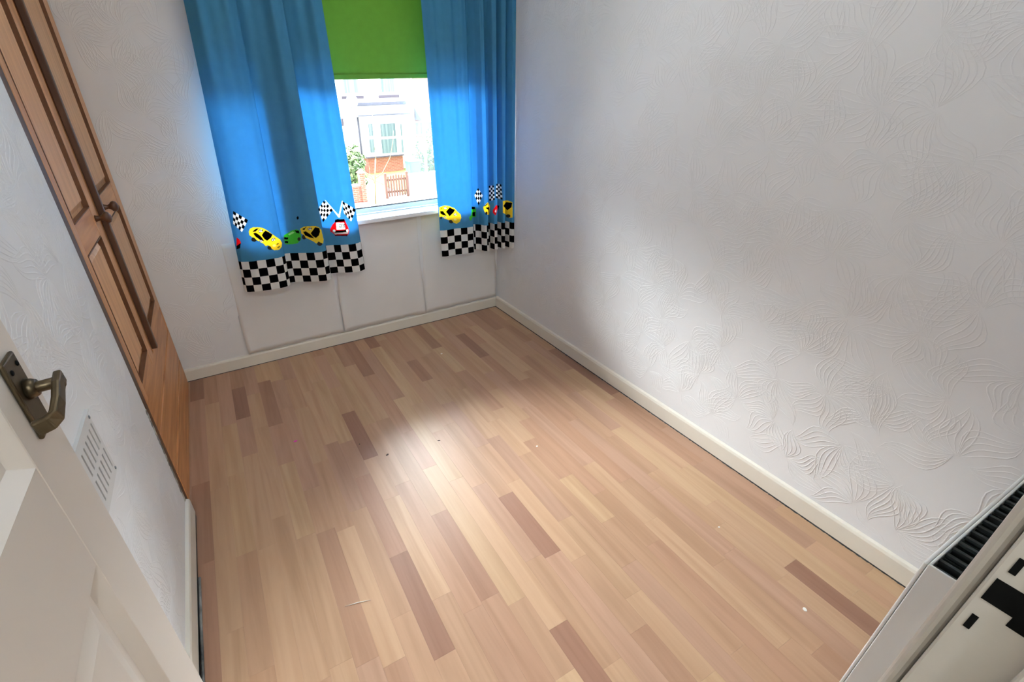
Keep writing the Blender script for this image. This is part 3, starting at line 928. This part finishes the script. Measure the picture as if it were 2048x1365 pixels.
for (yy, zz_) in ((vy1 - .008, .764), (vy1 - .006, .619), (vy0 + .008, .764), (vy0 + .008, .619)):
    lathe('screw', [(0, .0041), (.0042, .0041), (.0035, .0056), (0, .006)], (VX, yy, zz_), (1, 0, 0), M['screw'], vent, seg=10)

# ------------------------------------------------------------------ unseen lights added to fill the room
fill_lamp = tag(empty('added_pendant_fill'), 'added unseen uplighter bowl that fills the room with light', 'fill_lamp')
LP = (-0.95, -1.35, 2.02)
lathe('bowl_shade', [(0.02, 0), (.10, .012), (.17, .05), (.205, .10), (.20, .10), (.165, .056), (.098, .018), (.02, .006)], LP, (0, 0, 1), M['shade'], fill_lamp, seg=32)
for k in range(3):
    a = 2.094 * k
    tube('hanger', [(LP[0] + .2 * math.cos(a), LP[1] + .2 * math.sin(a), LP[2] + .1), (LP[0], LP[1], ZC - .02)], .0015, M['screw'], fill_lamp, seg=6)
lathe('ceiling_rose', [(0, 0), (.04, 0), (.035, -.02), (0, -.024)], (LP[0], LP[1], ZC), (0, 0, 1), M['shade'], fill_lamp, seg=20)
def point(name, loc, power, rad_, col):
    l = bpy.data.lights.new(name, 'POINT')
    l.energy = power; l.shadow_soft_size = rad_; l.color = col
    o = bpy.data.objects.new(name, l); C.objects.link(o); o.location = loc
    return o
bulb = point('pendant_fill_light', (LP[0], LP[1], LP[2] + .085), PENDANT_FILL_POWER, .04, (.90, .96, 1.0))  # fill light, added to brighten the room from above
bulb.parent = fill_lamp
ll = tag(empty('added_landing_fill'), 'added unseen ceiling light on the landing, fill for the room', 'fill_lamp')
lathe('diffuser', [(0, -.09), (.08, -.08), (.13, -.045), (.14, -.005), (.14, 0), (.0, 0)], (-1.5, -3.35, ZC - .001), (0, 0, 1), M['shade'], ll, seg=28)
lb = point('landing_fill_light', (-1.5, -3.35, ZC - .14), LANDING_FILL_POWER, .05, (.90, .96, 1.0))  # fill light, added to reach the room through the doorway
lb.parent = ll

# ------------------------------------------------------------------ bits on the floor
def fleck(name, px, py, size, m, label, cat, aspect=1.0, rot=0.0, h=.0012):
    q = P(px, py, 2, 0.0)
    R6 = random.Random(px * 13 + py)
    bm = bmesh.new()
    n = 9
    ring = []
    for k in range(n):
        a = 2 * math.pi * k / n
        rr = size * R6.uniform(.7, 1.15)
        x, y = rr * math.cos(a) * aspect, rr * math.sin(a)
        ring.append((q[0] + x * math.cos(rot) - y * math.sin(rot), q[1] + x * math.sin(rot) + y * math.cos(rot)))
    lo = [bm.verts.new((x, y, .0002)) for x, y in ring]
    hi = [bm.verts.new((q[0] + (x - q[0]) * .8, q[1] + (y - q[1]) * .8, h)) for x, y in ring]
    for k in range(n):
        bm.faces.new((lo[k], lo[(k + 1) % n], hi[(k + 1) % n], hi[k]))
    bm.faces.new(hi); bm.faces.new(lo[::-1])
    return tag(from_bm(name, bm, m), label, cat)
M['pink'] = mat('pink_plastic', srgb(226, 70, 190), 0.4)
M['crumb'] = mat('dark_crumb', srgb(70, 58, 50), 0.8)
M['flake'] = mat('white_paint_flake', srgb(238, 236, 230), 0.6)
fleck('plastic_dot', 591, 883, .006, M['pink'], 'tiny pink dot on the floor left of the window glare', 'debris', 1.5, .2)
fleck('crumb', 775, 910, .005, M['crumb'], 'dark crumb on the floor at the left edge of the glare', 'debris', 1.8, .6)
fleck('crumb', 878, 882, .0035, M['crumb'], 'dark crumb in the middle of the bright floor glare', 'debris', 2.2, -.2)
fleck('crumb', 719, 889, .0028, M['crumb'], 'smallest dark speck between pink dot and glare', 'debris', 1.3, 0)
fleck('paint_flake', 883, 708, .0065, M['flake'], 'white paint flake on the floor below the window', 'debris', 1.1, .4)
fleck('paint_flake', 1438, 1055, .004, M['flake'], 'small white paint flake nearest the right skirting', 'debris', 1.2, 0)
fleck('paint_flake', 1610, 1220, .006, M['flake'], 'white paint flake on the floor near the radiator', 'debris', 1.3, .5)
fleck('paint_flake', 1074, 893, .005, M['flake'], 'white paint flake on the floor right of the glare', 'debris', 1.3, .5)
qa, qb = P(690, 1214, 2, 0), P(742, 1201, 2, 0)
tag(tube('floor_scratch', [(qa[0], qa[1], .0007), ((qa[0] + qb[0]) / 2, (qa[1] + qb[1]) / 2 + .002, .0012), (qb[0], qb[1], .0007)], [.0004, .0014, .0004], M['flake'], seg=6), 'white floor scratch in the foreground, laid on as a thin sliver', 'debris')  # scratch in the floor drawn as a raised white sliver

# ------------------------------------------------------------------ outside
ZG = -2.70
M['asphalt'] = mat('grey_asphalt', srgb(150, 150, 152), 0.9, noise=0.15, scale=12)
M['pave'] = mat('pale_paving', srgb(112, 108, 105), 0.9, noise=0.1, scale=3)
M['grass'] = mat('lawn', srgb(96, 106, 42), 0.95, col2=srgb(76, 92, 34), scale=4)
M['slate'] = mat('pale_slate', srgb(140, 146, 150), 0.7, noise=0.15, scale=8)
M['lead'] = mat('lead_flashing', srgb(84, 86, 98), 0.7, noise=0.2, scale=8)
M['sillgrey'] = mat('grey_stone_sill', srgb(72, 66, 76), 0.8)
M['pane_out'] = mat('net_curtained_pane', srgb(70, 88, 96), 0.3, col2=srgb(112, 126, 130), scale=9, stretch=(1, 1, .02))
M['leaf'] = mat('hedge_leaf', srgb(62, 92, 52), 0.7, col2=srgb(104, 128, 76), scale=3)
M['fencewood'] = mat('weathered_gate_wood', srgb(96, 66, 54), 0.8, noise=0.2, scale=20)
M['fencepale'] = mat('pale_fence_wood', srgb(135, 110, 108), 0.8, noise=0.15, scale=10)
M['bark'] = mat('young_bark', srgb(104, 94, 62), 0.8, noise=0.3, scale=20)
M['bin'] = mat('green_bin_plastic', srgb(70, 112, 96), 0.5)
M['dish'] = mat('grey_dish', srgb(120, 130, 142), 0.5)
M['sign'] = mat('white_board', srgb(245, 245, 245), 0.5)
def brickmat(name, c1, c2, mortar, sc_=1.0):
    m, nt, N, L, b = nodes(name)
    g = N.new('ShaderNodeNewGeometry'); s_ = N.new('ShaderNodeSeparateXYZ'); cm = N.new('ShaderNodeCombineXYZ')
    ad = N.new('ShaderNodeMath'); ad.operation = 'ADD'
    L.new(g.outputs['Position'], s_.inputs[0]); L.new(s_.outputs[0], ad.inputs[0]); L.new(s_.outputs[1], ad.inputs[1])
    L.new(ad.outputs[0], cm.inputs[0]); L.new(s_.outputs[2], cm.inputs[1])
    bt = N.new('ShaderNodeTexBrick')
    bt.inputs['Scale'].default_value = 1.0
    bt.inputs['Brick Width'].default_value = .225; bt.inputs['Row Height'].default_value = .075; bt.inputs['Mortar Size'].default_value = .008
    bt.inputs['Color1'].default_value = c1; bt.inputs['Color2'].default_value = c2; bt.inputs['Mortar'].default_value = mortar
    L.new(cm.outputs[0], bt.inputs['Vector']); L.new(bt.outputs[0], b.inputs['Base Color'])
    b.inputs['Roughness'].default_value = .9
    return m
M['brick'] = brickmat('red_brick', srgb(150, 82, 62), srgb(138, 72, 56), srgb(150, 130, 118))
M['brick2'] = brickmat('faded_red_brick', srgb(150, 98, 82), srgb(140, 88, 76), srgb(160, 145, 135))

structure(box('ground', -60, 70, -60, 80, ZG - .5, ZG, M['pave']))
structure(box('road', -40, 60, 4.5, 12.0, ZG, ZG + .004, M['asphalt']))
YH, YBY = 24.0, 23.25            # house front, bay front
lawnL, lawnR = P(730, 345, 1, YH)[0], P(812, 345, 1, YH)[0]
structure(box('lawn', lawnL - .4, lawnR + .3, 17.2, YH, ZG, ZG + .03, M['grass']))

hs = tag(empty('house'), 'white rendered terraced house with a square bay across the street', 'house')
xr = P(820, 180, 1, YH)[0]
box('wall', -8, xr, YH, YH + 6, ZG, 3.6, M['render_white'], hs)
M['tile'] = mat('roof_tile', srgb(140, 130, 128), .8)
mesh('roof', [(-8.3, YH - .4, 3.5), (xr - .01, YH - .4, 3.5), (xr - .01, YH + 3, 5.6), (-8.3, YH + 3, 5.6), (-8.3, YH + 6.4, 3.5), (xr - .01, YH + 6.4, 3.5)],
     [(0, 1, 2, 3), (3, 2, 5, 4), (0, 3, 4), (1, 5, 2), (0, 4, 5, 1)], M['tile'], hs)
for (pl, pr, pt, pb) in (((683, 0), (727, 0), 150, 194), ((757, 0), (798, 0), 150, 192)):
    q0, q1 = P(pl[0], pb, 1, YH), P(pr[0], pb, 1, YH)
    x0, x1, zs = q0[0], q1[0], (q0[2] + q1[2]) / 2
    box('stone_sill', x0, x1, YH - .07, YH + .02, zs - .09, zs + .04, M['sillgrey'], hs)
    wn = box('upper_window', x0 + .08, x1 - .08, YH - .03, YH + .02, zs + .06, zs + 1.5, M['upvc'], hs)
    xm = (x0 + x1) / 2
    for (a, b) in ((x0 + .18, x1 - .18),):
        box('window_pane', a, b, YH - .034, YH - .0305, zs + .18, zs + 1.4, M['pane_out'], wn)
# bay
bl_, br_ = P(737, 330, 1, YBY)[0], P(807, 330, 1, YBY)[0]
zb = P(772, 314, 1, YBY)[2]; zt = P(772, 236, 1, YBY)[2]
SIDE = .35
box('bay_brick_base', bl_, br_, YBY, YH, ZG, zb, M['brick'], hs)
box('bay_sill', bl_ - .06, br_ + .06, YBY - .08, YH, zb, zb + .07, M['sillgrey'], hs)
box('bay_frame', bl_ - .03, br_ + .03, YBY - .02, YH, zb + .0705, zt + .02, M['upvc'], hs)
def baypane(xa, xb, ya, yb):
    a, b = P(xa, ya, 1, YBY - .02), P(xb, yb, 1, YBY - .02)
    return box('bay_pane', a[0], b[0], YBY - .028, YBY - .0202, b[2], a[2], M['pane_out'], hs)
for (xa, xb) in ((736, 747), (760, 792), (800, 805)):
    baypane(xa, xb, 248, 272); baypane(xa + 2, xb + 3, 279, 305)
# bay roof
e0, e1 = P(716, 230, 1, YBY - .3), P(820, 227, 1, YBY - .3)
t0, t1 = P(713, 212, 1, YH), P(812, 208, 1, YH)
ze = (e0[2] + e1[2]) / 2; ztp = (t0[2] + t1[2]) / 2
rf = mesh('bay_roof', [(e0[0], YBY - .3, ze), (e1[0], YBY - .3, ze), (t1[0], YH, ztp), (t0[0], YH, ztp), (e0[0], YH, ze), (e1[0], YH, ze)],
          [(0, 1, 2, 3), (0, 3, 4), (1, 5, 2), (0, 4, 5, 1)], M['slate'], hs)
box('flashing', t0[0], t1[0], YH - .05, YH - .0005, ztp, ztp + .14, M['lead'], rf)
box('gutter', e0[0], e1[0], YBY - .38, YBY - .301, ze - .06, ze + .02, M['lead'], rf)
box('fascia', e0[0] + .05, e1[0] - .02, YBY - .299, YBY - .25, ze - .27, ze - .001, M['upvc'], rf)
a, b = P(715, 235, 1, YH - .08), P(728, 312, 1, YH - .08)
tube('drainpipe', [(a[0], YH - .08, a[2]), (a[0], YH - .08, b[2])], .045, M['lead'], hs, seg=8)
a, b = P(682, 237, 1, YH), P(688, 252, 1, YH)
box('small_window', a[0], b[0], YH - .02, YH + .01, b[2], a[2], M['sillgrey'], hs)
# satellite dish on the wall
q = P(704, 203, 1, YH - .5)
ds = tag(empty('satellite_dish'), 'grey satellite dish on the white house', 'satellite dish')
lathe('reflector', [(0, .0), (.12, .01), (.24, .05), (.31, .09), (.315, .085), (.24, .04), (.12, 0), (0, -.01)], (q[0], YH - .42, q[2]), (0.15, -1, .25), M['dish'], ds, seg=28)
tube('mount_arm', [(q[0], YH - .42, q[2]), (q[0] + .05, YH - .2, q[2] - .3), (q[0] + .05, YH - .001, q[2] - .3)], .025, M['dish'], ds, seg=8)

# neighbouring brick house
nb = tag(empty('neighbour_house'), 'faded red brick house beyond the white one', 'house')
box('wall', xr + .002, xr + 9, YH + .15, YH + 6, ZG, 3.6, M['brick2'], nb)
mesh('roof', [(xr + .02, YH - .3, 3.6), (xr + 9.3, YH - .3, 3.6), (xr + 9.3, YH + 3, 5.6), (xr + .02, YH + 3, 5.6), (xr + .02, YH + 6.4, 3.6), (xr + 9.3, YH + 6.4, 3.6)],
     [(0, 1, 2, 3), (3, 2, 5, 4), (0, 3, 4), (1, 5, 2), (0, 4, 5, 1)], M['tile'], nb)
a, b = P(824, 217, 1, YH - .8), P(868, 240, 1, YH - .8)
a[0] = max(a[0], xr + .22)
mesh('porch_roof', [(a[0], YH - .9, b[2]), (b[0] + 4, YH - .9, b[2]), (b[0] + 4, YH + .149, a[2]), (a[0], YH + .149, a[2]), (a[0], YH + .149, b[2]), (b[0] + 4, YH + .149, b[2])],
     [(0, 1, 2, 3), (0, 3, 4), (1, 5, 2), (0, 4, 5, 1)], M['lead'], nb)
box('white_band', a[0], b[0] + 4, YH + .10, YH + .149, a[2] + .0005, a[2] + .16, M['upvc'], nb)
c0, c1 = P(828, 243, 1, YH), P(866, 270, 1, YH)
wn = box('front_window', c0[0], c1[0] + .6, YH + .10, YH + .149, c1[2], c0[2], M['upvc'], nb)
for k in range(3):
    wdt = (c1[0] + .6 - c0[0]) / 3
    box('window_pane', c0[0] + k * wdt + .06, c0[0] + (k + 1) * wdt - .06, YH + .094, YH + .0995, c1[2] + .08, c0[2] - .08, M['pane_out'], wn)
a = P(820, 170, 1, YH - .1)
tube('downpipe', [(xr + .12, YH + .06, 3.4), (xr + .12, YH + .06, ZG)], .06, M['upvc'], nb, seg=8)

# shrubs: many small leaf cards over a stem
def shrub(name, c, rad3, n, seed, label, m):
    R7 = random.Random(seed)
    root = tag(empty(name), label, 'bush')
    vs, fs = [], []
    for i in range(n):
        while True:
            p = Vector((R7.uniform(-1, 1), R7.uniform(-1, 1), R7.uniform(-1, 1)))
            if .45 < p.length < 1:
                break
        bump = 1 + .12 * math.sin(p.x * 9 + seed) * math.cos(p.z * 8)
        ctr = Vector((c[0] + p.x * rad3[0] * bump, c[1] + p.y * rad3[1] * bump, c[2] + p.z * rad3[2] * bump))
        nrm = (p + Vector((R7.uniform(-.8, .8), R7.uniform(-.8, .8), R7.uniform(-.3, .9)))).normalized()
        u = nrm.orthogonal().normalized(); v = nrm.cross(u)
        a = R7.uniform(0, 6.28)
        u, v = u * math.cos(a) + v * math.sin(a), v * math.cos(a) - u * math.sin(a)
        L_ = R7.uniform(.05, .10)
        b0 = len(vs)
        vs += [ctr - u * L_, ctr + v * L_ * .5 + nrm * .01, ctr + u * L_, ctr - v * L_ * .5 + nrm * .01]
        fs.append((b0, b0 + 1, b0 + 2, b0 + 3))
    fo = mesh('foliage', vs, fs, m, root)
    fo['kind'] = 'stuff'
    tube('stem', [(c[0], c[1], ZG), (c[0], c[1], c[2])], .05, M['bark'], root, seg=6)
    return root
q = P(700, 330, 1, 19.0)
shrub('round_bush', (q[0] - .15, 19.0, q[2] - .25), (.85, .7, 1.15), 6500, 3, 'round green bush behind the brick garden wall', M['leaf'])
q = P(858, 300, 1, 20.0)
shrub('tall_hedge', (q[0] + .9, 20.0, q[2] - .3), (1.7, .6, 1.3), 7000, 5, 'pale green hedge behind the misted part of the pane', M['leaf'])

# garden wall, pillar, gate, fence
YW = 16.7
a, b = P(700, 374, 1, YW), P(724, 372, 1, YW)
gw = tag(empty('garden_wall'), 'low brick garden wall under the round bush', 'wall')
zw = a[2]
px0 = P(722, 390, 1, YW)[0]
box('brickwork', px0 - 4, px0 - .002, YW - .11, YW + .11, ZG, zw, M['brick'], gw)
box('coping', px0 - 4, px0 - .002, YW - .15, YW + .15, zw, zw + .07, M['pave'], gw)
px1 = P(732, 390, 1, YW)[0]; zp = P(727, 345, 1, YW)[2]
gp = tag(empty('gate_pillar'), 'red brick gate pillar at the end of the garden wall', 'pillar')
box('shaft', px0, px1, YW - .17, YW + .17, ZG, zp, M['brick'], gp)
mesh('cap', [(px0 - .04, YW - .21, zp), (px1 + .04, YW - .21, zp), (px1 + .04, YW + .21, zp), (px0 - .04, YW + .21, zp), ((px0 + px1) / 2, YW, zp + .16)],
     [(0, 1, 4), (1, 2, 4), (2, 3, 4), (3, 0, 4), (3, 2, 1, 0)], M['brick'], gp)
gate = tag(empty('picket_gate'), 'brown wooden picket gate standing in front of the bay', 'gate')
g0, g1 = P(776, 380, 1, YW)[0], P(813, 380, 1, YW)[0]
zt_ = P(794, 350, 1, YW)[2]; zb_ = P(794, 393, 1, YW)[2]
zb_ = max(zb_, ZG + .05)
nP = 7
for i in range(nP):
    x = g0 + (g1 - g0) * (i + .1) / nP
    wdt = (g1 - g0) / nP * .62
    z1_ = zt_ - .05 * abs(i - 3) / 3
    mesh('picket', [(x, YW - .012, zb_), (x + wdt, YW - .012, zb_), (x + wdt, YW - .012, z1_), (x + wdt / 2, YW - .012, z1_ + .05), (x, YW - .012, z1_),
                    (x, YW + .012, zb_), (x + wdt, YW + .012, zb_), (x + wdt, YW + .012, z1_), (x + wdt / 2, YW + .012, z1_ + .05), (x, YW + .012, z1_)],
         [(0, 1, 2, 3, 4), (9, 8, 7, 6, 5), (0, 5, 6, 1), (1, 6, 7, 2), (2, 7, 8, 3), (3, 8, 9, 4), (4, 9, 5, 0)], M['fencewood'], gate)
for z in (zb_ + .15, zt_ - .22):
    box('gate_rail', g0, g1, YW + .0125, YW + .045, z, z + .09, M['fencewood'], gate)
box('gate_post', g0 - .12, g0 - .02, YW - .05, YW + .05, ZG, zt_ + .1, M['fencewood'], gate)
box('gate_post', g1 + .0, g1 + .10, YW - .05, YW + .05, ZG, zt_ + .1, M['fencewood'], gate)
fn = tag(empty('board_fence'), 'pale board fence to the right of the picket gate', 'fence')
f0 = g1 + .12
zf = P(850, 347, 1, YW)[2]
for i in range(26):
    x = f0 + i * .15
    box('fence_board', x, x + .13, YW - .012, YW + .012, ZG + .03, zf, M['fencepale'], fn)
for z in (ZG + .2, zf - .2):
    box('fence_rail', f0, f0 + 3.9, YW + .0125, YW + .05, z, z + .08, M['fencepale'], fn)
box('top_rail', f0, f0 + 3.9, YW - .03, YW + .03, zf + .0005, zf + .05, M['sign'], fn)
# estate board on a post
sg = tag(empty('sign_board'), 'blank white board on a post beside the fence', 'sign')
YS = 16.3
a, b = P(849, 276, 1, YS), P(849, 388, 1, YS)
xs_ = a[0]
box('post', xs_ - .04, xs_ + .04, YS - .04, YS + .04, ZG, a[2] + .05, M['sign'], sg)
s0, s1 = P(836, 275, 1, YS), P(851, 306, 1, YS)
mesh('board', [(s0[0], YS - .06, s1[2] + .15), (s0[0] + .15, YS - .06, s1[2]), (s1[0], YS - .06, s1[2]), (s1[0], YS - .06, s0[2] - .1), (s0[0], YS - .06, s0[2]),
               (s0[0], YS - .041, s1[2] + .15), (s0[0] + .15, YS - .041, s1[2]), (s1[0], YS - .041, s1[2]), (s1[0], YS - .041, s0[2] - .1), (s0[0], YS - .041, s0[2])],
     [(4, 3, 2, 1, 0), (5, 6, 7, 8, 9), (0, 1, 6, 5), (1, 2, 7, 6), (2, 3, 8, 7), (3, 4, 9, 8), (4, 0, 5, 9)], M['sign'], sg)
# wheelie bin
wb = tag(empty('wheelie_bin'), 'pale green wheelie bin between bay and fence', 'bin')
YWB = 19.0
a, b = P(814, 324, 1, YWB), P(838, 345, 1, YWB)
x0, x1, z1_ = a[0], b[0], a[2]
vs = []
for z, k in ((ZG + .03, .06), (z1_, 0)):
    vs += [(x0 + k, YWB - .3 + k, z), (x1 - k, YWB - .3 + k, z), (x1 - k, YWB + .3 - k, z), (x0 + k, YWB + .3 - k, z)]
mesh('bin_body', vs, [(0, 1, 5, 4), (1, 2, 6, 5), (2, 3, 7, 6), (3, 0, 4, 7), (3, 2, 1, 0), (4, 5, 6, 7)], M['bin'], wb)
box('bin_lid', x0 - .04, x1 + .04, YWB - .36, YWB + .33, z1_ + .0005, z1_ + .07, M['bin'], wb, bevel=.02)
for xx in (x0 + .05, x1 - .09):
    tube('wheel', [(xx, YWB + .3, ZG + .1), (xx + .04, YWB + .3, ZG + .1)], .1, M['rubber'], wb, seg=14)

# bare sapling in the front garden
sp = tag(empty('bare_sapling'), 'thin leafless sapling with forked twigs beside the garden path', 'tree')
YT = 15.6
def W3(px, py, dy=0):
    v = P(px, py, 1, YT + dy); return (v[0], v[1], v[2])
tb = W3(750, 398)
tube('trunk', [(tb[0], tb[1], ZG), W3(751, 385), W3(750, 350), W3(751, 318)], [.035, .032, .028, .02], M['bark'], sp, seg=7)
for pts, r0 in ((((751, 318), (753, 306), (751, 285), (748, 250), (743, 220)), .016), (((750, 358), (765, 346), (780, 316), (785, 290), (787, 262)), .018),
                (((751, 371), (743, 352), (729, 344)), .02), (((745, 375), (738, 395), (737, 405)), .01), (((740, 405), (741, 370), (739, 335)), .009),
                (((750, 300), (749, 285)), .012), (((757, 355), (760, 362), (753, 372)), .01)):
    n = len(pts)
    tube('twig', [W3(p[0], p[1], .05 * i) for i, p in enumerate(pts)], [r0 * (1 - .6 * i / (n - 1)) for i in range(n)], M['bark'], sp, seg=6)
